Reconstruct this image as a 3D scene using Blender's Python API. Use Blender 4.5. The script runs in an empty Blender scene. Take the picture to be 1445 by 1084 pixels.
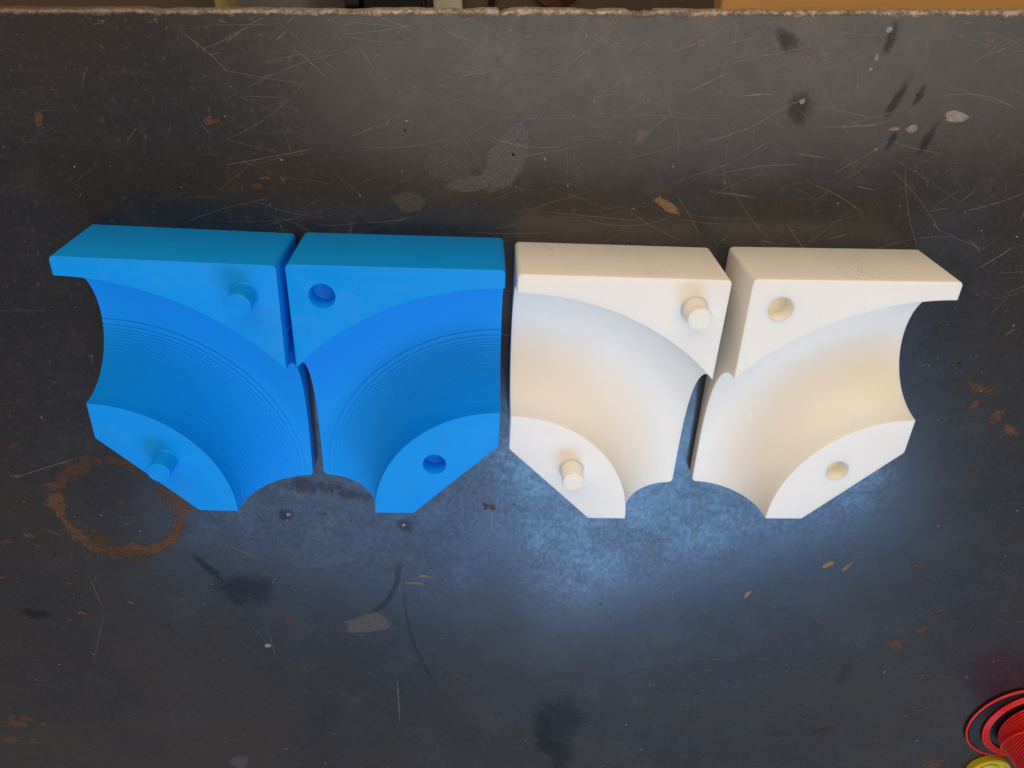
import bpy, bmesh, math, random
from mathutils import Vector, Matrix
from math import sin, cos, pi, sqrt, acos, radians as R

rnd = random.Random(7)
scene = bpy.context.scene
C = scene.collection
MM = 0.001

# ------------------------------------------------------------------ camera
cam_data = bpy.data.cameras.new("camera")
cam_data.sensor_fit = 'HORIZONTAL'
cam_data.sensor_width = 36.0
cam_data.lens = 36.0 * 1094.2 / 1445.0
cam_data.clip_start = 0.01
cam_data.clip_end = 50.0
camera = bpy.data.objects.new("camera", cam_data)
C.objects.link(camera)
TILT, ROLL = 0.53470, -0.0567
d = Vector((0, -sin(TILT), -cos(TILT)))
u0 = Vector((0, cos(TILT), -sin(TILT)))
r0 = Vector((1, 0, 0))
rx = cos(ROLL) * r0 + sin(ROLL) * u0
up = -sin(ROLL) * r0 + cos(ROLL) * u0
m = Matrix((rx, up, -d)).transposed().to_4x4()
m.translation = Vector((0, 0, 0.37387))
camera.matrix_world = m
scene.camera = camera

# ------------------------------------------------------------------ light
world = bpy.data.worlds.new("World")
scene.world = world
world.use_nodes = True
bg = world.node_tree.nodes["Background"]
bg.inputs[0].default_value = (1.0, 0.84, 0.69, 1)
bg.inputs[1].default_value = 0.25

def area(name, loc, target, sx, sy, power, col, spread=180):
    l = bpy.data.lights.new(name, 'AREA')
    l.shape = 'RECTANGLE'
    l.size, l.size_y = sx, sy
    l.energy = power
    l.color = col
    l.spread = R(spread)
    o = bpy.data.objects.new(name, l)
    C.objects.link(o)
    o.location = loc
    o.rotation_euler = (Vector(target) - Vector(loc)).to_track_quat('-Z', 'Y').to_euler()
    return o

# the open side of the workshop: cool daylight from beyond the far side of the bench
area("daylight_opening", (0.42, -1.23, 1.255), (0.12, -0.36, 0.0), 0.95, 0.50, 12.5, (0.26, 0.55, 1.0))
# added dim fill lamp so the daylight sheen tapers off to the left
area("daylight_taper_fill", (-0.42, -1.23, 1.27), (-0.05, -0.36, 0.0), 0.85, 0.50, 4.2, (0.25, 0.52, 1.0))
# warm light thrown back from the ceiling and from the room behind the photographer
area("ceiling_bounce", (0.45, -0.02, 1.45), (0.45, -0.02, 0.0), 1.5, 0.80, 7.6, (1.0, 0.80, 0.60))
area("warm_room_light", (-0.10, 1.25, 0.85), (0.05, -0.20, 0.0), 1.9, 1.1, 15, (1.0, 0.80, 0.62))

scene.view_settings.view_transform = 'Standard'
scene.view_settings.look = 'None'
scene.view_settings.exposure = 0.0
scene.view_settings.gamma = 1.0

# ------------------------------------------------------------------ helpers
def new_mesh(name, verts, faces, mat=None, parent=None, smooth=None, loc=None):
    me = bpy.data.meshes.new(name)
    me.from_pydata([tuple(v) for v in verts], [], faces)
    me.update()
    return link(name, me, mat, parent, smooth, loc)

def link(name, me, mat=None, parent=None, smooth=None, loc=None):
    o = bpy.data.objects.new(name, me)
    C.objects.link(o)
    if mat:
        me.materials.clear()
        me.materials.append(mat)
    if parent:
        o.parent = parent
    if loc:
        o.location = loc
    if smooth is not None:
        for p in me.polygons:
            p.use_smooth = True
        me.set_sharp_from_angle(angle=R(smooth))
    return o

def fix_normals(me):
    bm = bmesh.new(); bm.from_mesh(me)
    bmesh.ops.recalc_face_normals(bm, faces=bm.faces)
    bm.to_mesh(me); bm.free()

def empty(name, loc=(0, 0, 0), rz=0.0):
    o = bpy.data.objects.new(name, None)
    o.empty_display_size = 0.02
    o.location = loc
    o.rotation_euler = (0, 0, rz)
    C.objects.link(o)
    return o

def tag(o, label=None, cat=None, group=None, kind=None):
    if label: o['label'] = label
    if cat: o['category'] = cat
    if group: o['group'] = group
    if kind: o['kind'] = kind
    return o

def lathe(prof, n=48, close_top=True, close_bot=True):
    """prof: list of (radius, z) from bottom to top -> verts, faces"""
    v, f = [], []
    for (r_, z) in prof:
        for k in range(n):
            a = 2 * pi * k / n
            v.append((r_ * cos(a), r_ * sin(a), z))
    for i in range(len(prof) - 1):
        for k in range(n):
            k2 = (k + 1) % n
            f.append((i * n + k, i * n + k2, (i + 1) * n + k2, (i + 1) * n + k))
    if close_bot: f.append(tuple(range(n - 1, -1, -1)))
    if close_top: f.append(tuple((len(prof) - 1) * n + k for k in range(n)))
    return v, f

def tube(path, rad, n=8, closed=False):
    v, f = [], []
    P = [Vector(p) for p in path]
    m_ = len(P)
    ref = Vector((0, 0, 1))
    for i, p in enumerate(P):
        a = P[(i - 1) % m_] if (closed or i > 0) else P[i]
        b = P[(i + 1) % m_] if (closed or i < m_ - 1) else P[i]
        t = (b - a).normalized()
        s = t.cross(ref)
        if s.length < 1e-4: s = t.cross(Vector((0, 1, 0)))
        s.normalize(); q = s.cross(t)
        for k in range(n):
            an = 2 * pi * k / n
            v.append(p + rad * (cos(an) * s + sin(an) * q))
    lim = m_ if closed else m_ - 1
    for i in range(lim):
        j = (i + 1) % m_
        for k in range(n):
            k2 = (k + 1) % n
            f.append((i * n + k, i * n + k2, j * n + k2, j * n + k))
    if not closed:
        f.append(tuple(range(n))); f.append(tuple((m_ - 1) * n + k for k in range(n - 1, -1, -1)))
    return v, f

def box(x0, x1, y0, y1, z0, z1):
    v = [(x0, y0, z0), (x1, y0, z0), (x1, y1, z0), (x0, y1, z0), (x0, y0, z1), (x1, y0, z1), (x1, y1, z1), (x0, y1, z1)]
    f = [(3, 2, 1, 0), (4, 5, 6, 7), (0, 1, 5, 4), (1, 2, 6, 5), (2, 3, 7, 6), (3, 0, 4, 7)]
    return v, f

def bevel_mod(o, w, seg=2):
    b = o.modifiers.new("bevel", 'BEVEL'); b.width = w; b.segments = seg; b.limit_method = 'ANGLE'
    return o

# ------------------------------------------------------------------ node helpers
class NT:
    def __init__(self, name):
        self.mat = bpy.data.materials.new(name)
        self.mat.use_nodes = True
        self.t = self.mat.node_tree
        self.b = self.t.nodes["Principled BSDF"]
        self.out = self.t.nodes["Material Output"]
        self.obj = self.n('ShaderNodeTexCoord').outputs['Object']
    def n(self, typ, **kw):
        nd = self.t.nodes.new(typ)
        for k, v in kw.items(): setattr(nd, k, v)
        return nd
    def l(self, a, b): self.t.links.new(a, b)
    def put(self, sock, val):
        if isinstance(val, bpy.types.NodeSocket): self.l(val, sock)
        elif isinstance(val, (tuple, list)) and len(val) == 3 and sock.type == 'RGBA': sock.default_value = (*val, 1)
        else: sock.default_value = val
    def mapping(self, scale=(1, 1, 1), rot=(0, 0, 0), loc=(0, 0, 0), src=None):
        nd = self.n('ShaderNodeMapping')
        self.l(src or self.obj, nd.inputs[0])
        nd.inputs['Location'].default_value = loc
        nd.inputs['Rotation'].default_value = rot
        nd.inputs['Scale'].default_value = scale
        return nd.outputs[0]
    def noise(self, scale, detail=4, rough=.55, src=None, dist=0.0):
        nd = self.n('ShaderNodeTexNoise')
        self.l(src or self.obj, nd.inputs['Vector'])
        nd.inputs['Scale'].default_value = scale
        nd.inputs['Detail'].default_value = detail
        nd.inputs['Roughness'].default_value = rough
        nd.inputs['Distortion'].default_value = dist
        return nd.outputs['Fac']
    def wave(self, scale, src=None, dist=0.0, detail=1.0, dscale=1.0, direction='X', prof='SIN'):
        nd = self.n('ShaderNodeTexWave', wave_type='BANDS', bands_direction=direction, wave_profile=prof)
        self.l(src or self.obj, nd.inputs['Vector'])
        nd.inputs['Scale'].default_value = scale
        nd.inputs['Distortion'].default_value = dist
        nd.inputs['Detail'].default_value = detail
        nd.inputs['Detail Scale'].default_value = dscale
        return nd.outputs['Fac']
    def rng(self, v, a, b, c=0.0, d_=1.0, smooth=True):
        nd = self.n('ShaderNodeMapRange')
        if smooth: nd.interpolation_type = 'SMOOTHSTEP'
        self.l(v, nd.inputs[0])
        for i, x in enumerate((a, b, c, d_)): nd.inputs[i + 1].default_value = x
        return nd.outputs[0]
    def math(self, op, a, b=0.0, c=0.0, clamp=False):
        nd = self.n('ShaderNodeMath', operation=op, use_clamp=clamp)
        for i, x in enumerate((a, b, c)): self.put(nd.inputs[i], x)
        return nd.outputs[0]
    def mix(self, fac, a, b, mode='MIX'):
        nd = self.n('ShaderNodeMix', data_type='RGBA', blend_type=mode)
        self.put(nd.inputs[0], fac); self.put(nd.inputs[6], a); self.put(nd.inputs[7], b)
        return nd.outputs[2]
    def mixf(self, fac, a, b):
        nd = self.n('ShaderNodeMix', data_type='FLOAT')
        self.put(nd.inputs[0], fac); self.put(nd.inputs[2], a); self.put(nd.inputs[3], b)
        return nd.outputs[0]
    def bump(self, h, strength, dist, normal=None):
        nd = self.n('ShaderNodeBump')
        nd.inputs['Strength'].default_value = strength
        nd.inputs['Distance'].default_value = dist
        self.l(h, nd.inputs['Height'])
        if normal: self.l(normal, nd.inputs['Normal'])
        return nd.outputs[0]
    def sep(self, src=None):
        nd = self.n('ShaderNodeSeparateXYZ'); self.l(src or self.obj, nd.inputs[0]); return nd.outputs
    def set(self, **kw):
        names = dict(color='Base Color', rough='Roughness', spec='Specular IOR Level', metal='Metallic', normal='Normal',
                     sss='Subsurface Weight', sssr='Subsurface Radius', ssss='Subsurface Scale', coat='Coat Weight', ior='IOR', alpha='Alpha', coatr='Coat Roughness', coati='Coat IOR')
        for k, v in kw.items(): self.put(self.b.inputs[names[k]], v)
        return self.mat

def plain(name, col, rough=.5, spec=.5, var=.12, scale=60, bump=.05):
    t = NT(name)
    n_ = t.noise(scale, 5)
    dark = tuple(c * (1 - var) for c in col); lite = tuple(min(1, c * (1 + var)) for c in col)
    return t.set(color=t.mix(n_, dark, lite), rough=t.rng(t.noise(scale * 2), .3, .7, rough * .85, min(1, rough * 1.15)), spec=spec,
                 normal=t.bump(t.noise(scale * 5), bump, .001))
# ------------------------------------------------------------------ materials
def blue_plastic():
    t = NT("blue_printed_plastic")
    # zigzag infill of the flat layers, patchy where the nozzle dragged
    patch = t.rng(t.noise(46, 4, .62), .50, .62)
    w1 = t.wave(330, t.mapping(rot=(0, 0, R(45))), dist=.6, dscale=3)
    w2 = t.wave(330, t.mapping(rot=(0, 0, R(-45))), dist=.6, dscale=3)
    sw = t.rng(t.noise(25, 1), .48, .52)
    hatch = t.mixf(sw, w1, w2)
    layer = t.noise(1.0, 3, .6, t.mapping(scale=(14, 14, 2600)))
    flat = t.rng(t.sep()[2], .0418, .0423)
    fine = t.noise(900, 2)
    h = t.math('ADD', t.math('MULTIPLY', flat, t.math('MULTIPLY', hatch, t.mixf(patch, .25, 1.0))), t.math('MULTIPLY', layer, .7))
    nrm = t.bump(h, .50, .00028)
    nrm = t.bump(fine, .10, .0002, nrm)
    col = t.mix(t.noise(30, 4), (0.0006, 0.295, 0.82), (0.0012, 0.33, 0.89))
    haze = t.math('MULTIPLY', flat, t.math('MULTIPLY', t.math('MULTIPLY', patch, hatch), .13))
    col = t.mix(haze, col, (.12, .44, .80))
    rough = t.mixf(t.math('MULTIPLY', patch, flat), .46, .36)
    return t.set(color=col, rough=rough, spec=.20, normal=nrm)

def white_plastic():
    t = NT("white_printed_plastic")
    layer = t.noise(1.0, 3, .6, t.mapping(scale=(9, 9, 2200)))
    nrm = t.bump(layer, .10, .00025)
    nrm = t.bump(t.noise(1300, 2), .05, .0002, nrm)
    ridge = t.wave(500, t.mapping(rot=(0, R(-90), 0)), dist=.5, dscale=2)
    nrm = t.bump(t.math('MULTIPLY', ridge, t.rng(t.noise(22, 2), .42, .62)), .28, .00012, nrm)
    specks = t.rng(t.noise(1100, 1, .4), .70, .73)
    cl = t.math('MULTIPLY', specks, t.rng(t.noise(38, 2), .48, .60))
    # dirt only clings to the faces that were printed against the plate (the upright outer faces)
    g = t.n('ShaderNodeNewGeometry'); nz = t.sep(g.outputs['Normal'])[2]
    side = t.rng(t.math('ABSOLUTE', nz), .2, .5, 1.0, 0.0)
    col = t.mix(t.noise(14, 3), (.915, .868, .765), (.93, .885, .79))
    side = t.math('MULTIPLY', side, t.rng(t.sep()[1], .139, .142))
    col = t.mix(t.math('MULTIPLY', cl, t.math('MULTIPLY', side, .8)), col, (.10, .075, .055))
    return t.set(color=col, rough=t.rng(t.noise(60), .3, .7, .40, .52), spec=.40, normal=nrm,
                 sss=.55, sssr=(1.0, .70, .36), ssss=.005)

def steel():
    t = NT("mill_scale_steel")
    x, y, z = t.sep()
    big = t.noise(5.5, 6, .6, dist=.6)
    mid = t.noise(24, 8, .72, t.mapping(loc=(.37, .21, 0)))
    blot = t.noise(95, 8, .78)
    fine = t.noise(1.0, 4, .75, t.mapping(scale=(360, 230, 1)))
    grain = t.noise(1500, 2, .6)
    streak = t.noise(1.0, 5, .65, t.mapping(scale=(240, 20, 1), rot=(0, 0, R(8))))
    streak2 = t.noise(1.0, 5, .65, t.mapping(scale=(18, 300, 1), rot=(0, 0, R(-14))))
    col = t.mix(t.rng(big, .36, .64), (.006, .0075, .012), (.017, .014, .012))
    col = t.mix(t.math('MULTIPLY', t.rng(mid, .47, .72), .55), col, (.036, .032, .029))
    col = t.mix(t.math('MULTIPLY', t.rng(blot, .50, .72), .40), col, (.040, .034, .030))
    col = t.mix(t.math('MULTIPLY', t.rng(fine, .52, .72), .42), col, (.080, .072, .064))
    col = t.mix(t.math('MULTIPLY', t.rng(grain, .66, .80), .45), col, (.15, .13, .11))
    col = t.mix(t.math('MULTIPLY', t.rng(streak2, .58, .76), .30), col, (.085, .075, .065))
    # years of handling have worn the blue scale off along the edge, more towards the right-hand half
    edge = t.math('ADD', y, t.math('MULTIPLY', t.math('SUBTRACT', mid, .5), .05))
    wx = t.rng(x, -.16, -.02)
    wear = t.math('MULTIPLY', t.rng(edge, -.085, -.006), t.mixf(wx, .12, 1.0))
    col = t.mix(t.math('MULTIPLY', wear, t.rng(fine, .25, .75, .35, .95)), col, (.080, .068, .057))
    # bare bright rim
    rim = t.math('ADD', y, t.math('MULTIPLY', t.math('SUBTRACT', t.noise(230, 6, .75), .5), .006))
    rim = t.rng(rim, -.0024, -.0007)
    rimc = t.mix(t.rng(t.noise(420, 4, .7), .35, .66), (.17, .115, .075), (.50, .39, .29))
    rimc = t.mix(t.rng(x, -.20, -.06, .75, .0), rimc, (.085, .055, .035))
    col = t.mix(rim, col, rimc)
    rough = t.math('ADD', t.rng(mid, .3, .7, .17, .25), t.math('MULTIPLY', t.math('ADD', wear, rim), .14))
    rough = t.math('ADD', rough, t.rng(fine, .3, .7, -.02, .03))
    rough = t.math('ADD', rough, t.rng(blot, .35, .70, -.02, .05))
    nrm = t.bump(t.noise(34, 3, .5), .06, .0012)
    nrm = t.bump(t.math('ADD', streak, streak2), .05, .0006, nrm)
    nrm = t.bump(t.math('ADD', fine, t.math('MULTIPLY', grain, .5)), .07, .0004, nrm)
    return t.set(color=col, rough=t.math('ADD', rough, .26), spec=t.rng(blot, .3, .7, .20, .07), normal=nrm, coat=t.math('MULTIPLY', t.rng(fine, .32, .72, .95, .60), t.rng(mid, .32, .68, 1.05, .80)), coatr=rough, coati=1.62)


def mark_material(name, rough, spec, nscale, lo=.30, hi=.62):
    """dry marks on the plate: colour and edge come from the mark's own attributes, broken up by noise"""
    t = NT(name)
    a = t.n('ShaderNodeAttribute', attribute_name='tint').outputs['Color']
    k = t.n('ShaderNodeAttribute', attribute_name='edge').outputs['Color']
    e, op, nz = t.sep(k)
    n1 = t.noise(nscale, 6, .7); n2 = t.noise(nscale * 5, 3, .6)
    nn = t.math('SUBTRACT', t.math('ADD', t.math('MULTIPLY', n1, .7), t.math('MULTIPLY', n2, .3)), .5)
    v = t.math('ADD', e, t.math('MULTIPLY', nn, t.math('MULTIPLY', nz, 5.0)))
    al = t.math('MULTIPLY', t.rng(v, lo, hi), op)
    col = t.mix(t.rng(n2, .35, .65, 0, .75), a, t.mix(.6, a, (0.012, .010, .008)))
    return t.set(color=col, rough=rough, spec=spec, alpha=al)

def hole_glow_lining():
    t = NT("cream_hole_glow_plastic")  # opaque; the glow of light inside the white holes is put into the colour
    return t.set(color=t.mix(t.noise(200, 3), (.94, .885, .74), (.955, .90, .77)), rough=.5, spec=.3, normal=t.bump(t.noise(900, 2), .05, .0002))
LINING = hole_glow_lining()
BLUE = blue_plastic(); WHITE = white_plastic(); STEEL = steel()
DRY = mark_material("dry_mark", .75, .25, 190)
OILY = mark_material("oily_mark", .36, .35, 90, .12, .95)
SHEEN = mark_material("scoured_patch", .27, .8, 150, .1, .95)

# ------------------------------------------------------------------ bench
ORG = Vector((0, -0.0316, 0)); ANG = R(-3.05)
table = empty("steel_bench", ORG, ANG)
tag(table, "dark scratched steel bench top with rust stains and a worn bright edge", "workbench")

def plate():
    xs = [-.85] + [-.45 + .9 * i / 900 for i in range(901)] + [.85]
    chips = [(4.5, 1.3, 1.6), (7.0, 2.2, .7), (45.7, 6, .5), (66, 4.5, 1.5), (71.0, 2.0, 1.2), (-143, 7, .5), (62.0, 1.5, .8), (128, 9, .4), (-60, 10, .35), (-12, 6, .35), (193, 12, .3)]
    rows = []
    def ey(x):
        q = x * 1000
        v = .18 * sin(q * .031 + 1) + .12 * sin(q * .11) + .10 * sin(q * .37 + 2) + .03 * sin(q * .93) + .03 * rnd.uniform(-1, 1)
        for c, w, dd in chips:
            s = abs(q - c) / w
            if s < 1: v -= dd * (1 - s * s)
        return v * MM
    E = [ey(x) for x in xs]
    prof = [(-1.15, 0, 0), (-.6, 0, 0), (-.2, 0, 0), (-.03, 0, 0), (-.006, 0, .2), (-.0022, -.00005, 1), (-.0010, -.0003, 1), (-.0003, -.0009, 1), (0, -.002, 1), (0, -.010, 1), (-1.15, -.010, 0)]
    v, f = [], []
    for (py, pz, k) in prof:
        for i, x in enumerate(xs): v.append((x, py + k * E[i], pz))
    n = len(xs)
    for r_ in range(len(prof) - 1):
        for i in range(n - 1):
            f.append((r_ * n + i, r_ * n + i + 1, (r_ + 1) * n + i + 1, (r_ + 1) * n + i))
    last = len(prof) - 1
    f.append((0, last * n, *[r_ * n for r_ in range(last - 1, 0, -1)]))
    f.append((n - 1, *[r_ * n + n - 1 for r_ in range(1, last)], last * n + n - 1))
    f.append((0, n - 1, last * n + n - 1, last * n))
    o = new_mesh("plate", v, f, STEEL, table)
    fix_normals(o.data)
    for p in o.data.polygons: p.use_smooth = True
    o.data.set_sharp_from_angle(angle=R(50))
    return o
plate()
frame_mat = plain("painted_frame_steel", (.05, .055, .06), .5)
for sx in (-.8, .8):
    for sy in (-1.08, -.08):
        v, f = box(sx - .025, sx + .025, sy - .025, sy + .025, -.7496, -.0101)
        new_mesh("leg", v, f, frame_mat, table)

class Marks:
    def __init__(self): self.v, self.f, self.t, self.e = [], [], [], []
    def disc(self, x, y, rx, ry, rot, col, op, nz, z, soft=.0, n=20):
        a0 = R(rot); b = len(self.v)
        def add(px, py, e):
            self.v.append(((x + px * cos(a0) - py * sin(a0)) * MM, (y + px * sin(a0) + py * cos(a0)) * MM, z * MM))
            self.t.append((*col, 1)); self.e.append((e, op, nz, 1))
        add(0, 0, 1)
        ph = rnd.uniform(0, 6.28); q = rnd.uniform(.06, .16)
        for ring, (s, e) in enumerate(((.55, 1.0 - soft), (1.25, 0.0))):
            for k in range(n):
                a = 2 * pi * k / n
                w = 1 + q * sin(2 * a + ph) + q * .7 * sin(3 * a + 2 * ph) + q * .4 * sin(5 * a + ph * 3)
                add(rx * s * w * cos(a), ry * s * w * sin(a), e)
        for k in range(n):
            k2 = (k + 1) % n
            self.f.append((b, b + 1 + k, b + 1 + k2))
            self.f.append((b + 1 + k, b + 1 + n + k, b + 1 + n + k2, b + 1 + k2))
    def ring(self, x, y, r_, w, col, op, nz, z, a0, a1, n=72, fade=.12, wob=.03):
        b = len(self.v)
        for k in range(n + 1):
            s = k / n; a = R(a0 + (a1 - a0) * s)
            g = min(1, s / fade, (1 - s) / fade) if fade else 1
            rr = r_ * (1 + wob * sin(2 * a + 1) + wob * .5 * sin(5 * a))
            ww = w * (1 + .35 * sin(3 * a + .5) + .2 * sin(7 * a))
            for (dr, e) in ((-1.3, 0), (-.35, 1), (.35, 1), (1.3, 0)):
                self.v.append(((x + (rr + dr * ww) * cos(a)) * MM, (y + (rr + dr * ww) * sin(a)) * MM, z * MM))
                self.t.append((*col, 1)); self.e.append((e * g, op, nz, 1))
        for k in range(n):
            for j in range(3):
                self.f.append((b + 4 * k + j, b + 4 * k + 4 + j, b + 4 * k + 5 + j, b + 4 * k + 1 + j))
    def scratch(self, pts, w, col, op, nz, z):
        P = [Vector((*p, 0)) for p in pts]
        if len(P) == 2: P = [P[0], P[0].lerp(P[1], .33), P[0].lerp(P[1], .66), P[1]]
        b = len(self.v); n = len(P)
        for i, p in enumerate(P):
            tn = (P[min(i + 1, n - 1)] - P[max(i - 1, 0)]).normalized()
            s = Vector((-tn.y, tn.x, 0))
            ww = w * (.5 if i in (0, n - 1) else 1)
            e = .25 if i in (0, n - 1) else 1
            for (k, ee) in ((-1, .15 * e), (0, e), (1, .15 * e)):
                q = p + s * k * ww
                self.v.append((q.x * MM, q.y * MM, z * MM)); self.t.append((*col, 1)); self.e.append((ee, op, nz, 1))
        for i in range(n - 1):
            for j in range(2):
                self.f.append((b + 3 * i + j, b + 3 * i + 3 + j, b + 3 * i + 4 + j, b + 3 * i + 1 + j))
    def build(self, name, mat, stuff=False):
        o = new_mesh(name, self.v, self.f, mat, table)
        for nm, dat in (("tint", self.t), ("edge", self.e)):
            at = o.data.attributes.new(nm, 'FLOAT_COLOR', 'POINT')
            at.data.foreach_set("color", [c for q in dat for c in q])
        bm = bmesh.new(); bm.from_mesh(o.data)
        for fc in bm.faces:
            fc.normal_update()
            if fc.normal.z < 0: fc.normal_flip()
        bm.to_mesh(o.data); bm.free()
        if stuff: o['kind'] = 'stuff'
        return o

STAINS = [
('rust',-351.5,-473.1,12.16,6.79,-2),
('rust',-363.6,-493.4,6.79,5.07,13),
('rust',-346.4,-494.9,4.13,4.39,-2),
('oil',-164.6,-343.8,22.67,15.89,-19),
('oil',-185.0,-323.3,16.61,4.19,-56),
('oil',-305.1,-362.3,12.85,4.82,-2),
('oil',47.7,-488.1,18.35,40.1,-2),
('oil',34.4,-496.1,8.68,35.17,-2),
('oil',49.2,-530.0,12.3,24.0,-2),
('dull',-20.5,-68.3,12.28,10.23,15),
('dull',7.3,-63.7,8.85,21.33,-25),
('dull',-8.5,-75.9,15.47,4.17,8),
('dull',-40.6,-85.2,8.94,5.04,-11),
('pale',219.6,-45.4,7.27,2.5,-3),
('flake',86.9,-88.0,9.05,2.39,-33),
('pale',199.9,-50.6,3.42,2.04,0),
('pale',191.4,-50.9,2.68,1.04,5),
('oil',143.9,-41.4,7.09,9.24,-18),
('oil',188.9,-38.3,2.92,9.55,-22),
('oil',199.4,-36.4,2.22,5.81,-25),
('oil',209.1,-55.2,2.62,8.88,-18),
('oil',191.3,-56.8,2.28,5.52,-26),
('oil',132.3,-11.6,7.47,4.46,-26),
('oil',179.5,-12.4,3.02,7.62,-9),
('scuff',143.1,-17.1,9.01,3.93,-30),
('scuff',151.9,-17.4,5.56,2.24,-25),
('scuff',94.3,-13.6,3.84,6.56,0),
('scuff',224.8,-12.9,4.08,4.82,20),
('scuff',70.7,-53.2,7.04,3.45,30),
('white',178.0,-7.7,1.44,1.35,0),
('white',175.1,-19.2,0.98,1.55,0),
('white',173.7,-24.3,0.82,0.78,0),
('white',144.7,-38.3,1.33,1.29,0),
('white',-157.7,-397.3,2.2,2.14,-31),
('rust',-211.0,-34.6,1.89,1.59,0),
('rust',-208.0,-45.4,2.24,2.63,0),
('rust',-129.5,-46.8,5.51,1.94,0),
('rust',-112.9,-76.5,2.37,2.8,0),
('rust',-161.1,-53.4,0.98,1.32,0),
('rust',-100.3,-73.8,1.69,1.73,0),
('rust',-109.3,-73.4,3.37,1.04,0),
('rust',285.4,-408.0,7.0,6.22,6),
('brown',253.9,-438.6,5.82,19.49,-2),
('brown',252.1,-504.9,16.14,5.47,11),
('brown',219.4,-508.0,11.21,5.38,-2),
('rust',299.5,-393.9,4.09,4.49,-2),
('rust',353.5,-551.2,9.81,8.14,24),
('rust',279.7,-195.8,10.45,3.58,-21),
('rust',294.4,-215.4,4.26,5.27,-1),
('rust',306.3,-225.6,7.43,2.67,-30),
('rust',278.8,-206.3,3.73,2.74,40),
('rust',284.4,-159.5,2.76,1.51,38),
('rust',232.5,-90.8,1.45,1.15,0),
('brown',-114.3,-258.8,21.41,7.55,5),
('brown',-85.5,-267.4,17.08,6.66,-14),
('oil',-56.9,-290.4,6.17,6.96,-1),
('oil',-128.1,-281.6,6.05,5.71,-1),
('white',-57.0,-291.0,1.32,1.44,-1),
('white',-127.2,-281.1,1.51,1.7,-1),
('rust',-3.7,-277.9,3.99,2.79,-14),
('rust',12.0,-275.9,1.75,1.68,-1),
('rust',-226.3,-269.1,1.68,2.25,-1),
('rust',-275.3,-335.4,2.24,1.94,-1),
('rust',-288.8,-294.2,3.86,1.8,-1),
('rust',-304.1,-299.1,3.87,1.82,-1),
('rust',-286.2,-303.0,2.6,1.83,-1),
('rust',-283.0,-248.9,4.9,1.63,-1),
('rust',-271.9,-269.4,1.25,1.7,-1),
('rust',-282.8,-268.1,1.67,1.7,-1),
('rust',-142.2,-374.1,4.2,2.3,45),
('rust',-284.7,-368.9,2.31,2.77,-2),
('rust',-315.2,-329.4,2.22,1.94,-1),
('rust',-333.5,-476.2,2.54,2.54,-2),
('rust',-200.0,-265.3,2.94,5.01,-1),
('brown',364.7,-438.2,30.83,18.69,6),
('dull',-86.8,-377.6,19.68,8.17,12),
('dull',-199.5,-526.6,8.58,7.29,-19),
('scuff',52.7,-3.1,12.56,1.42,-3),
('scuff',83.3,-1.6,8.15,2.28,0),
('scuff',-7.0,-2.3,6.81,1.97,0),
('scuff',-143.9,-1.4,4.23,2.28,0),
('scuff',-124.8,-1.4,3.64,1.42,0),
('scuff',-82.1,-0.8,15.27,1.12,0),
('scuff',194.1,-1.9,9.58,1.19,0),
('glow',-102.1,-301.1,39.96,21.71,-1),
('glow',-25.6,-276.9,24.29,20.75,46),
('glow',105.0,-308.6,73.77,24.82,-1),
('glow',211.1,-267.5,47.0,20.16,9),
('flake',219.3,-330.8,2.46,4.69,-43),
('flake',232.6,-333.0,1.76,5.04,-34),
('flake',170.0,-356.1,1.7,4.88,-31),
('flake',-52.9,-340.8,6.03,1.28,-6),
('flake',-46.9,-334.6,5.08,1.01,-5),
('oil',71.0,-362.9,1.2,1.34,-1),
]
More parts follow.
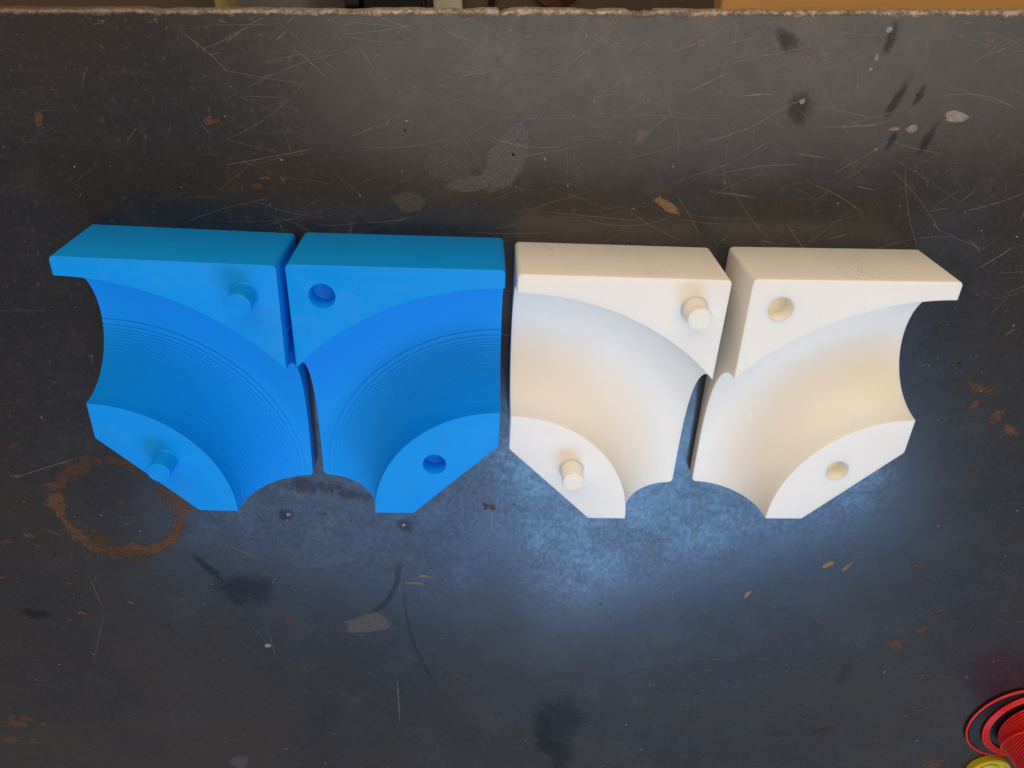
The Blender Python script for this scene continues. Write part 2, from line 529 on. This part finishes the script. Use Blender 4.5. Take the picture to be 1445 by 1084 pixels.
SCRATCHES = [
[(-60.3, -11.8), (-51.3, -26.8)] ,
[(-71.2, -55.2), (-59.2, -51.4), (-50.7, -47.2)] ,
[(-1.5, -65.7), (22.2, -62.1), (45.7, -57.8)] ,
[(6.0, -53.1), (15.3, -46.7), (26.7, -42.9)] ,
[(17.5, -23.2), (31.1, -25.9), (38.3, -28.0)] ,
[(19.8, -22.6), (26.9, -16.0), (35.1, -21.1)] ,
[(26.0, -75.7), (41.2, -68.9), (46.0, -63.1)] ,
[(51.4, -16.0), (60.6, -10.8)] ,
[(42.9, -5.9), (51.2, -13.1)] ,
[(46.2, -37.2), (59.2, -34.1)] ,
[(103.3, -14.5), (122.4, -9.8)] ,
[(87.2, -35.7), (110.9, -24.3)] ,
[(91.3, -55.9), (106.5, -55.6), (122.6, -50.1), (137.7, -40.5), (156.1, -32.6)] ,
[(139.7, -51.1), (180.1, -49.2), (191.3, -46.3)] ,
[(115.0, -67.4), (139.8, -51.8)] ,
[(168.4, -14.5), (193.3, -10.6), (208.8, -8.6)] ,
[(115.4, -36.0), (133.4, -34.8)] ,
[(99.3, -79.5), (120.8, -82.4), (138.9, -85.0)] ,
[(168.4, -106.5), (183.2, -102.4)] ,
[(216.9, -91.9), (231.3, -89.0)] ,
[(231.3, -89.0), (241.6, -79.3)] ,
[(217.1, -24.9), (236.2, -7.9)] ,
[(105.3, -1.5), (105.9, -28.0), (105.1, -45.2)] ,
[(109.4, -1.5), (108.6, -17.5)] ,
[(46.0, -315.1), (82.2, -308.1), (136.6, -304.5)] ,
[(86.6, -365.3), (118.4, -346.3), (144.6, -329.7)] ,
[(9.9, -197.9), (7.6, -237.2), (2.0, -263.6)] ,
[(90.5, -414.7), (152.1, -420.3), (245.3, -423.1)] ,
[(-62.8, -343.8), (-61.0, -331.2), (-55.8, -322.0)] ,
[(-278.5, -288.7), (-266.0, -297.6)] ,
[(-261.6, -321.5), (-259.8, -366.2)] ,
[(-288.4, -429.1), (-269.7, -386.3), (-256.4, -353.1)] ,
[(-155.3, -372.4), (-153.9, -411.0)] ,
[(-168.9, -368.6), (-151.5, -411.1)] ,
[(-70.9, -424.7), (-73.0, -492.2)] ,
[(-54.5, -403.1), (-25.8, -433.6), (-3.1, -457.8)] ,
[(-91.3, -11.8), (-80.2, -22.0), (-71.7, -30.4)] ,
[(-77.9, -3.3), (-53.5, -5.8), (-28.9, -7.4)] ,
[(-53.1, -1.3), (-29.0, -10.3)] ,
[(-87.6, -7.5), (-96.2, -13.2)] ,
[(-14.5, -26.8), (3.8, -22.6)] ,
[(-13.9, -27.4), (-4.2, -25.3)] ,
[(-14.5, -25.9), (-6.8, -24.7)] ,
[(-10.7, -27.4), (6.0, -23.8)] ,
[(129.9, -34.2), (110.5, -36.7)] ,
[(166.6, -65.2), (141.7, -61.7)] ,
[(151.9, -13.0), (98.8, -23.4)] ,
[(28.3, -40.3), (61.7, -45.1), (87.8, -40.4)] ,
[(-18.4, -252.5), (-16.5, -263.3)] ,
[(253.5, -119.5), (262.2, -128.7)] ,
[(238.4, -180.9), (244.1, -179.6)] ,
[(251.4, -124.6), (273.8, -107.2)] ,
[(-120.2, -303.7), (-90.6, -275.6)] ,
[(127.4, -150.2), (153.6, -146.3)] ,
[(75.7, -19.0), (91.1, -13.6), (109.3, -7.2)] ,
[(33.4, -4.5), (45.7, -1.1)] ,
[(-233.6, -233.3), (-292.5, -252.9)] ,
[(-176.9, -299.5), (-145.0, -321.2)] ,
]
kinds = {   # colour, opacity, noise, softness
    'rust': ((.165, .076, .038), .75, 1.4, .35), 'brown': ((.050, .034, .024), .5, .6, .5), 'oil': ((.006, .006, .008), .5, .42, .35),
    'dull': ((.155, .143, .130), .62, .40, .0), 'pale': ((.36, .29, .24), .85, .45, .1), 'flake': ((.30, .20, .11), .9, .34, .1),
    'scuff': ((.26, .20, .165), .50, .9, .5), 'white': ((.40, .36, .32), .8, .25, .0), 'glow': ((.030, .033, .040), .5, .40, .5)}
dry, oily, sheen = Marks(), Marks(), Marks()
zz = .02
for (k, x, y, rx_, ry_, rot) in STAINS:
    if k == 'glow' or rx_ > 24 and k == 'brown' and x > 300: continue
    col, op, nz, soft = kinds[k]
    zz += .0012
    j = rnd.uniform(.85, 1.15)
    tgt = oily if k in ('oil', 'brown') else sheen if k == 'glow' else dry
    tgt.disc(x, y, rx_, ry_, rot, tuple(c * j for c in col), op, nz, zz, soft)
dry.ring(-228.2, -274.2, 36.1, 4.4, (.17, .078, .038), .8, 1.7, .018, -215, 35)
dry.ring(-228.2, -273.2, 35.6, 4.2, (.15, .07, .036), .55, 2.2, .0178, -180, 180, fade=0)
dry.disc(-246, -301, 10, 6, -30, (.12, .053, .024), .7, 1.6, .019, .3)
dry.disc(-233, -311, 14, 5, -10, (.13, .056, .025), .7, 1.6, .0185, .3)
sheen.ring(-53.2, -291.2, 49.6, 1.2, (.05, .05, .055), .8, .15, .0175, -45, 35, fade=.3)
oily.ring(-110, -330, 46, 2.6, (.008, .008, .010), .35, .4, .0172, -80, 20, fade=.3)
oily.ring(150, -360, 210, 1.8, (.010, .010, .012), .30, .3, .0171, 170, 215, fade=.4, wob=.005)
for n_, mk, mt in (("rust_stain", dry, DRY), ("oil_stain", oily, OILY), ("scoured_patch", sheen, SHEEN)):
    mk.build(n_, mt)['kind'] = 'stuff'

sc = Marks()
for i, p in enumerate(SCRATCHES):
    dark = i in (24, 49)
    sc.scratch(p, .22 + .14 * rnd.random(), (.006, .006, .007) if dark else (.34, .28, .23), rnd.uniform(.35, .75), .20, .09 + i * .0004)
for i in range(6500):
    x = rnd.uniform(-420, 440); y = -rnd.random() ** 1.25 * 600
    nearedge = math.exp(y / 70)
    keep = .13 + 1.2 * nearedge * (1 if x > -120 else .35)
    if rnd.random() > keep: continue
    ln = min(46, 1.2 + rnd.expovariate(1 / 5.0) * (1.3 if nearedge > .4 else 1))
    a = rnd.gauss(.25, .5) if rnd.random() < .6 else rnd.uniform(0, 3.14)
    bend = rnd.gauss(0, .10) * ln
    dx, dy = cos(a) * ln / 2, sin(a) * ln / 2
    pts = [(x - dx, y - dy), (x - dx * .3 - bend * dy / ln, y - dy * .3 + bend * dx / ln), (x + dx * .35 - bend * dy / ln, y + dy * .35 + bend * dx / ln), (x + dx, y + dy)]
    g = rnd.uniform(.5, 1.1)
    sc.scratch([p for p in pts if p[1] < -1.5] if all(p[1] < -1.5 for p in pts) else [(x, -3), (x + 1, -6)], rnd.choice((.07, .09, .11, .14, .2)), (.36 * g, .31 * g, .26 * g), rnd.uniform(.12, .85) ** 1.6, .12, .12 + i * .00001)
for i in range(330):           # long faint scores across the handled side
    x = rnd.uniform(-130, 430); y = -6 - rnd.random() ** 1.4 * 125
    ln = rnd.uniform(12, 60); a = rnd.gauss(.2, .35) if rnd.random() < .7 else rnd.gauss(2.4, .5)
    bend = rnd.gauss(0, .05) * ln
    P4 = [(x + (t_ - .5) * ln * cos(a) - bend * (1 - 4 * (t_ - .5) ** 2) * sin(a), y + (t_ - .5) * ln * sin(a) + bend * (1 - 4 * (t_ - .5) ** 2) * cos(a)) for t_ in (0, .17, .33, .5, .67, .83, 1)]
    if max(p[1] for p in P4) > -2: continue
    sc.scratch(P4, rnd.choice((.06, .08, .11)), (.42, .36, .30), rnd.uniform(.25, .85), .16, .19 + i * .00001)
for i in range(420):           # fine hairs of scouring just inside the bright edge
    x = rnd.uniform(-330, 420); y = -2 - rnd.random() ** 2 * 22
    if x < -150 and rnd.random() < .7: continue
    ln = rnd.uniform(1, 9); a = rnd.gauss(1.2, .7)
    sc.scratch([(x, y), (x + ln * cos(a), min(-1.5, y + ln * sin(a) * .6))], rnd.uniform(.08, .2), (.38, .31, .25), rnd.uniform(.2, .75), .15, .1801)
sc.build("scratch", DRY, True)
fl = Marks()
for i in range(5200):
    x = rnd.uniform(-430, 450); y = -3 - rnd.random() * 640
    q = rnd.random()
    s = .12 + rnd.expovariate(1 / .10)
    s = min(s, .8)
    if q < .52: col, op = (.38, .34, .30), rnd.uniform(.25, .85)
    elif q < .80: col, op = (.20, .085, .035), rnd.uniform(.4, .9)
    else: col, op = (.006, .005, .005), rnd.uniform(.4, .9)
    fl.disc(x, y, s * rnd.uniform(1, 2.2), s, rnd.uniform(0, 180), col, op, .08, .20 + (i % 50) * .0005, 0, 6)
for i in range(260):           # rust freckles gather on the left and lower right
    if rnd.random() < .6: x, y = rnd.gauss(-300, 60), rnd.gauss(-330, 80)
    else: x, y = rnd.gauss(300, 60), rnd.gauss(-420, 90)
    s = .2 + rnd.expovariate(1 / .32)
    fl.disc(x, y, s * rnd.uniform(1, 2.4), s, rnd.gauss(0, 25), (.17, .065, .026), rnd.uniform(.4, .9), .2, .23, .2, 8)
fl.build("dirt_fleck", DRY, True)

# ------------------------------------------------------------------ mould halves
W, D, H, RI, RO, CH = 100.0, 144.05, 42.58, 66.3, 134.7, 45.73
RC, RT = (RI + RO) / 2, (RO - RI) / 2
PEGS = ((84.42, 128.87), (33.71, 33.62))
PR = 6.0

def outline(inset, rad):
    cor = [(CH, 0), (W, 0), (W, D), (0, D), (0, CH)]
    pts = []
    n = len(cor)
    for i in range(n):
        p = Vector(cor[i]); a = (Vector(cor[i - 1]) - p).normalized(); b = (Vector(cor[(i + 1) % n]) - p).normalized()
        half = a.angle(b) / 2
        cdir = (a + b).normalized()
        ctr = p + cdir * (rad / sin(half))
        a0 = math.atan2(-(ctr - p).y, -(ctr - p).x)
        sweep = pi - 2 * half
        for k in range(7):
            an = a0 - sweep / 2 + sweep * k / 6
            pts.append((ctr.x + (rad - inset) * cos(an), ctr.y + (rad - inset) * sin(an)))
    return pts

def prism(mir):
    rings = [(.45, 0), (.12, .12), (0, .45), (0, H - .7), (.2, H - .2), (.7, H)]
    v, f = [], []
    for ins, z in rings:
        for (x, y) in outline(ins, 2.4): v.append((mir * x * MM, y * MM, z * MM))
    n = len(v) // len(rings)
    for i in range(len(rings) - 1):
        for k in range(n):
            k2 = (k + 1) % n
            f.append((i * n + k, i * n + k2, (i + 1) * n + k2, (i + 1) * n + k))
    f.append(tuple(range(n - 1, -1, -1))); f.append(tuple((len(rings) - 1) * n + k for k in range(n)))
    me = bpy.data.meshes.new("prism"); me.from_pydata(v, [], f); me.update(); fix_normals(me)
    return me

def torus_cutter(mir, lay, s_):
    """the swept pipe channel; its wall is the staircase of printed layers"""
    side = []
    k = 0
    jr = random.Random(11)
    wid = lambda dz: sqrt(max(RT * RT - dz * dz, 0))
    side.append((wid(0), H + 4)); side.append((wid(0), H))
    while True:
        zm = (k + .5) * lay
        if zm >= RT - .02: break
        t_, b_ = zm - .5 * lay, min(zm + .5 * lay, RT - .01)
        if s_ >= 1:
            side.append((wid(b_), H - b_)); k += 1
            continue
        side.append((wid(zm + s_ * (t_ - zm)), H - t_ - .001))
        if s_ < .1:            # dark crease where one bead of plastic sits on the next
            jj = jr.uniform(-.07, .07) if jr.random() < .8 else jr.uniform(-.16, .16)
            side[-1] = (side[-1][0] + jj, side[-1][1])
            side.append((wid(zm) + jj, H - b_ + .10)); side.append((wid(zm) + jj + .09, H - b_ + .03)); side.append((wid(zm) + jj, H - b_ + .001))
        else:
            side.append((wid(zm + s_ * (b_ - zm)), H - b_ + .001))
        k += 1
    prof = [(RC + w, z) for w, z in side] + [(RC - w, z) for w, z in reversed(side)]
    N = 120
    v, f = [], []
    n = len(prof)
    for i in range(N + 1):
        a = R(-7 + 104 * i / N)
        for (rho, z) in prof: v.append((mir * rho * cos(a) * MM, rho * sin(a) * MM, z * MM))
    for i in range(N):
        for k in range(n):
            k2 = (k + 1) % n
            f.append((i * n + k, i * n + k2, (i + 1) * n + k2, (i + 1) * n + k))
    f.append(tuple(range(n - 1, -1, -1))); f.append(tuple(N * n + k for k in range(n)))
    me = bpy.data.meshes.new("cutter"); me.from_pydata(v, [], f); me.update(); fix_normals(me)
    return me

def cut(me, cutters):
    o = bpy.data.objects.new("work", me); C.objects.link(o)
    tmp = []
    for c in cutters:
        q = bpy.data.objects.new("cut", c); C.objects.link(q); tmp.append(q)
        md = o.modifiers.new("b", 'BOOLEAN'); md.operation = 'DIFFERENCE'; md.solver = 'EXACT'; md.object = q
    dg = bpy.context.evaluated_depsgraph_get()
    res = bpy.data.meshes.new_from_object(o.evaluated_get(dg))
    for q in tmp + [o]: bpy.data.objects.remove(q)
    return res

def cyl_mesh(x, y, z0, z1, r_, n=48):
    v, f = lathe([(r_, z0), (r_, z1)], n)
    v = [((x + a) * MM, (y + b) * MM, c * MM) for a, b, c in v]
    me = bpy.data.meshes.new("cyl"); me.from_pydata(v, [], f); me.update(); fix_normals(me)
    return me

def body_mesh(mir, holes, lay, s_):
    cs = [torus_cutter(mir, lay, s_)]
    if holes:
        for (x, y) in PEGS: cs.append(cyl_mesh(mir * x, y, H - 13, H + 2, PR + .25))
    return cut(prism(mir), cs)

def peg_mesh():
    Lp = 11.5; r1 = 5.75
    prof = [(r1 + .75, .0), (r1 + .7, .25), (r1 + .12, .75), (r1, 1.2), (r1, Lp - .7), (r1 - .2, Lp - .2), (r1 - .7, Lp)]
    rr = r1 - .9
    while rr > .5:              # rings left by the nozzle on the end of the peg
        prof += [(rr, Lp - .14), (rr - .28, Lp - .14), (rr - .42, Lp), (rr - .75, Lp)]
        rr -= .95
    prof = [p for p in prof if p[0] > .15] + [(.14, Lp - .1)]
    v, f = lathe(prof, 48)
    me = bpy.data.meshes.new("peg"); me.from_pydata([(a * MM, b * MM, c * MM) for a, b, c in v], [], f); me.update(); fix_normals(me)
    return me

def socket_mesh():
    # a thin-walled blind cup lining the hole
    prof = [(PR + .20, -10.4), (PR + .20, -.25), (PR + .05, -.12), (PR - .10, -.35), (PR - .12, -9.5), (PR - .6, -9.8)]
    rr = PR - 1.0
    while rr > .6:
        prof += [(rr, -9.8), (rr - .3, -9.92), (rr - .6, -9.92), (rr - .75, -9.8)]; rr -= 1.05
    prof = [p for p in prof if p[0] > .1] + [(.1, -9.8)]
    v, f = lathe(prof, 48)
    me = bpy.data.meshes.new("socket"); me.from_pydata([(a * MM, b * MM, c * MM) for a, b, c in v], [], f); me.update(); fix_normals(me)
    return me

PEG, SOCKET = {}, {}
roots = []
HALVES = [
    ("blue", 1, (-218.218, -259.612, -.1072), BLUE, "blue plastic mould half with two round pegs, left end of the row"),
    ("blue", -1, (-12.594, -279.041, -.0885), BLUE, "blue plastic mould half with two round peg holes, beside the white half with pegs"),
    ("white", 1, (-7.648, -281.292, -.0919), WHITE, "cream white plastic mould half with two round pegs, beside the blue half with holes"),
    ("white", -1, (203.621, -298.232, -.0764), WHITE, "cream white plastic mould half with two round holes, right end of the row"),
]
for colour, mir, (px, py, th), mat, lab in HALVES:
    root = empty("mould_half", (px * MM, py * MM, .0001), th)
    roots.append(root)
    tag(root, lab, "mould half", "pipe bend mould halves lying in a row on the bench")
    me = body_mesh(mir, mir < 0, .45 if colour == 'blue' else .25, .0 if colour == "blue" else 1.0)
    link("body", me, mat, root, 24)
    for (x, y) in PEGS:
        store = PEG if mir > 0 else SOCKET
        if colour not in store:
            store[colour] = peg_mesh() if mir > 0 else socket_mesh()
        o = link("peg" if mir > 0 else "socket", store[colour], LINING if (mir < 0 and colour == "white") else mat, root, 35, (mir * x * MM, y * MM, (H + .01) * MM))

# wisps of plastic left strung from the printed edges
def wisp(root_i, pts, mat):
    r_ = roots[root_i]
    v, f = tube([(a * MM, b * MM, c * MM) for a, b, c in pts], .07 * MM, 5)
    o = new_mesh("plastic_wisp", v, f, mat, r_, 80)
wisp(0, [(99.9, 112, 40), (101.2, 111.2, 40.6), (102.6, 111.4, 40.2), (104, 112.5, 39)], BLUE)
wisp(0, [(99.6, 60, 13), (101, 61.2, 14.4), (102.2, 59.6, 15), (101.4, 57, 14), (100.6, 55.8, 15.2)], BLUE)
wisp(1, [(-3, 96, 10.2), (3, 92, 6), (8, 90, 2), (12, 88.5, .4)], BLUE)

# ------------------------------------------------------------------ wire spool and yellow cap
red = NT("red_wire_insulation")
RED = red.set(color=red.mix(red.noise(300, 3), (.62, .010, .007), (.78, .018, .012)), rough=.30, spec=.45)
BLACK = plain("black_plastic", (.006, .006, .007), .35, .5)
spool = empty("wire_spool", (.3775, -.5515, 0))
tag(spool, "spool of thin red wire on a black flange at the corner of the bench", "wire spool")
v, f = lathe([(38.2, .02), (38.8, .5), (38.8, 1.6), (38.2, 2.6), (30, 2.8), (29.5, 2.4), (12, 2.4)], 96)
new_mesh("flange", [(a * MM, b * MM, c * MM) for a, b, c in v], f, BLACK, spool, 30)
v, f = lathe([(26, 2.6), (26, 47.5)], 64)
new_mesh("core", [((a + 12) * MM, (b - 3.5) * MM, c * MM) for a, b, c in v], f, BLACK, spool, 30)
def loop(cx, cy, r_, z, n=120, tilt=0.0, a0=0, a1=360):
    return [((cx + r_ * cos(R(a0 + (a1 - a0) * k / n))) * MM, (cy + r_ * sin(R(a0 + (a1 - a0) * k / n))) * MM, (z + tilt * sin(R(a0 + (a1 - a0) * k / n))) * MM) for k in range(n)]
def wire(path, closed=True, rad=.92):
    v, f = tube(path, rad * MM, 10, closed)
    return new_mesh("wire_loop", v, f, RED, spool, 60)
wire(loop(0, 0, 39.7, 1.9))
for i, (rr, zz_) in enumerate(((37.3, 3.9), (35.15, 3.85), (33.0, 3.8))):
    wire(loop(9.2 - i * .15, -.4 - i * .2, rr - .2, zz_, tilt=.05))
coil = []
turns, nn = 22, 72
for k in range(turns * nn):
    a = 2 * pi * k / nn
    coil.append(((12 + 27.2 * cos(a)) * MM, (-3.5 + 27.2 * sin(a)) * MM, (3.8 + 2.0 * k / nn) * MM))
v, f = tube(coil, 1.0 * MM, 8, False)
new_mesh("wire_winding", v, f, RED, spool, 60)
# the loose end crossing over the winding
lead = []
for k in range(24):
    s = k / 23
    a = R(216 - 116 * s)
    lead.append(((12 + (29.2) * cos(a)) * MM, (-3.5 + (29.2) * sin(a)) * MM, (9.0 + 15 * s) * MM))
wire(lead, False)

yel = NT("yellow_plastic")
YEL = yel.set(color=yel.mix(yel.noise(120, 3), (.50, .40, .004), (.62, .52, .010)), rough=.4, spec=.5)
cap = empty("screw_cap", (.368, -.6095, .0))
tag(cap, "yellow plastic cap with a ribbed rim lying beside the red wire spool", "cap")
prof = [(16.0, .02), (16.6, .3), (16.6, 5.0), (15.9, 5.7), (14.2, 5.8), (13.6, 5.4), (13.2, 3.0), (12.5, 2.6)]
v, f = lathe(prof, 144)
kn = []
for i, (a, b, c) in enumerate(v):
    row, k = divmod(i, 144)
    s = 1 + (.030 if k % 3 == 0 and row in (1, 2, 3) else 0)
    kn.append((a * s * MM, b * s * MM, c * MM))
new_mesh("rim", kn, f, YEL, cap, 30)
v, f = lathe([(9, 2.605), (8.6, 4.2), (8.0, 4.4)], 48)
new_mesh("boss", [(a * MM, b * MM, c * MM) for a, b, c in v], f, YEL, cap, 30)

# ------------------------------------------------------------------ below and beyond the bench edge
fl_ = NT("floor_screed")
n1 = fl_.noise(9, 5); n2 = fl_.noise(160, 4)
FLOOR = fl_.set(color=fl_.mix(n1, fl_.mix(n2, (.10, .075, .045), (.15, .11, .065)), (.13, .105, .075)), rough=.8, spec=.2, normal=fl_.bump(n2, .3, .002))
v, f = box(-3, 3, -3, 3, -.80, -.75)
tag(new_mesh("floor", v, f, FLOOR), kind='structure')

wd = NT("varnished_pine")
g1 = wd.noise(1.0, 5, .6, wd.mapping(scale=(7, 90, 40)), dist=.5)
g2 = wd.noise(1.0, 3, .6, wd.mapping(scale=(30, 700, 200)))
WOOD = wd.set(color=wd.mix(g1, wd.mix(g2, (.45, .20, .05), (.58, .29, .08)), (.80, .47, .16)), rough=.35, spec=.5)
stool = empty("wooden_stool", (.38, -.06, -.7497))
tag(stool, "orange varnished wooden stool standing just beyond the bench edge", "stool")
sv = [(-.191, .15), (.30, .15), (.30, -.155), (-.205, -.155)]
nS = len(sv)
v = [(x, y, .425) for x, y in sv] + [(x, y, .45) for x, y in sv]
f = [tuple(range(nS - 1, -1, -1)), tuple(range(nS, 2 * nS))] + [(k, (k + 1) % nS, nS + (k + 1) % nS, nS + k) for k in range(nS)]
o = new_mesh("seat", v, f, WOOD, stool); fix_normals(o.data); bevel_mod(o, .003)
for sx in (-.15, .26):
    for sy in (-.12, .115):
        v, f = lathe([(.014, 0), (.017, .2), (.018, .4249)], 16)
        new_mesh("leg", v, f, WOOD, stool, 40, (sx, sy, 0))
knob = NT("x"); bpy.data.materials.remove(knob.mat)
v, f = lathe([(.03, 0), (.03, .01), (.012, .02), (.009, .05), (.015, .12), (.010, .17), (.0115, .19), (.0125, .20), (.011, .212), (.006, .218)], 32)
AMBER = plain("dark_turned_wood", (.22, .065, .016), .3, .5, .2)
o = new_mesh("turned_spindle", v, f, AMBER, None, 40, (.083, -.0655, -.7497))
tag(o, "reddish brown turned wooden spindle standing on the floor past the bench edge", "spindle")

PWHITE = plain("cream_paint", (.62, .57, .46), .5)
v, f = box(-.0185, .0185, -.10, .30, 0, .022)
o = bevel_mod(new_mesh("painted_batten", v, f, PWHITE, None, None, (-.0545, -.085, -.7497)), .002)
tag(o, "short cream painted wooden batten lying on the floor past the bench edge", "batten")
v, f = box(-.075, .0, -.12, .22, 0, .06)
o = bevel_mod(new_mesh("black_crate", v, f, BLACK, None, None, (-.0825, -.085, -.7497)), .003)
tag(o, "black box on the floor beside the cream batten", "box")
v, f = box(-.06, .06, -.06, .2, 0, .05)
o = bevel_mod(new_mesh("brown_case", v, f, plain("dark_brown_vinyl", (.022, .017, .014), .5), None, None, (-.236, -.02, -.7497)), .004)
o.location.x = -.222; tag(o, "dark brown case on the floor between the khaki bag and the black box", "case")
pts = [(.008 + .012 * sin(k * .4), -.20 + .02 * k, -.7455) for k in range(24)]
pts = [(.0 + .35 * (y + .09) + 0.0, y, z) for x, y, z in pts]
v, f = tube(pts, .004, 8)
tag(new_mesh("power_cable", v, f, BLACK, None, 60), "black cable running across the floor away from the bench", "cable")

# crumpled khaki bag with a grey flap
def bag():
    v, f = [], []
    nx, ny = 40, 30
    import mathutils
    for j in range(ny + 1):
        for i in range(nx + 1):
            x = -.075 + .15 * i / nx; y = -.10 + .26 * j / ny
            e = min(1, (1 - abs(2 * i / nx - 1)) * 3.2, (1 - abs(2 * j / ny - 1)) * 3.5)
            z = .13 * sqrt(max(e, 0)) + .016 * mathutils.noise.noise((x * 30, y * 30, 1)) * e + .006 * mathutils.noise.noise((x * 90, y * 90, 4)) * e
            v.append((x, y, max(z, .0004)))
    for j in range(ny):
        for i in range(nx):
            a = j * (nx + 1) + i; f.append((a, a + 1, a + nx + 2, a + nx + 1))
    b = len(v); rim = [i for i in range(nx + 1)] + [j * (nx + 1) + nx for j in range(1, ny + 1)] + [ny * (nx + 1) + i for i in range(nx - 1, -1, -1)] + [j * (nx + 1) for j in range(ny - 1, 0, -1)]
    f.append(tuple(reversed(rim)))
    return v, f
v, f = bag()
KH = plain("khaki_cloth", (.36, .29, .14), .9, .1, .2, 90, .4)
root = empty("cloth_bag", (-.2735, -.085, -.7497))
root.location.x = -.262
tag(root, "crumpled khaki cloth bag with a grey flap lying on the floor past the bench edge", "bag")
new_mesh("bag_cloth", v, f, KH, root, 80)
fv, ff = [], []
for j in range(13):
    for i in range(17):
        x = -.022 + .104 * i / 16; y = -.075 + .20 * j / 12
        z = .150 + .012 * sin(x * 40) - .010 * (i / 16) ** 2 + .006 * sin(y * 31 + x * 20) - (0.09 * max(0, i - 12) ** 2 / 16)
        fv.append((x, y, z))
n0 = len(fv)
fv += [(x, y, z - .004) for x, y, z in fv]
for j in range(12):
    for i in range(16):
        a = j * 17 + i
        ff.append((a, a + 1, a + 18, a + 17)); ff.append((n0 + a, n0 + a + 17, n0 + a + 18, n0 + a + 1))
edge_ = [i for i in range(17)] + [j * 17 + 16 for j in range(1, 13)] + [12 * 17 + i for i in range(15, -1, -1)] + [j * 17 for j in range(11, 0, -1)]
for k in range(len(edge_)):
    a, b = edge_[k], edge_[(k + 1) % len(edge_)]
    ff.append((b, a, n0 + a, n0 + b))
new_mesh("flap", fv, ff, plain("grey_webbing", (.16, .155, .145), .8, .2), root, 60)
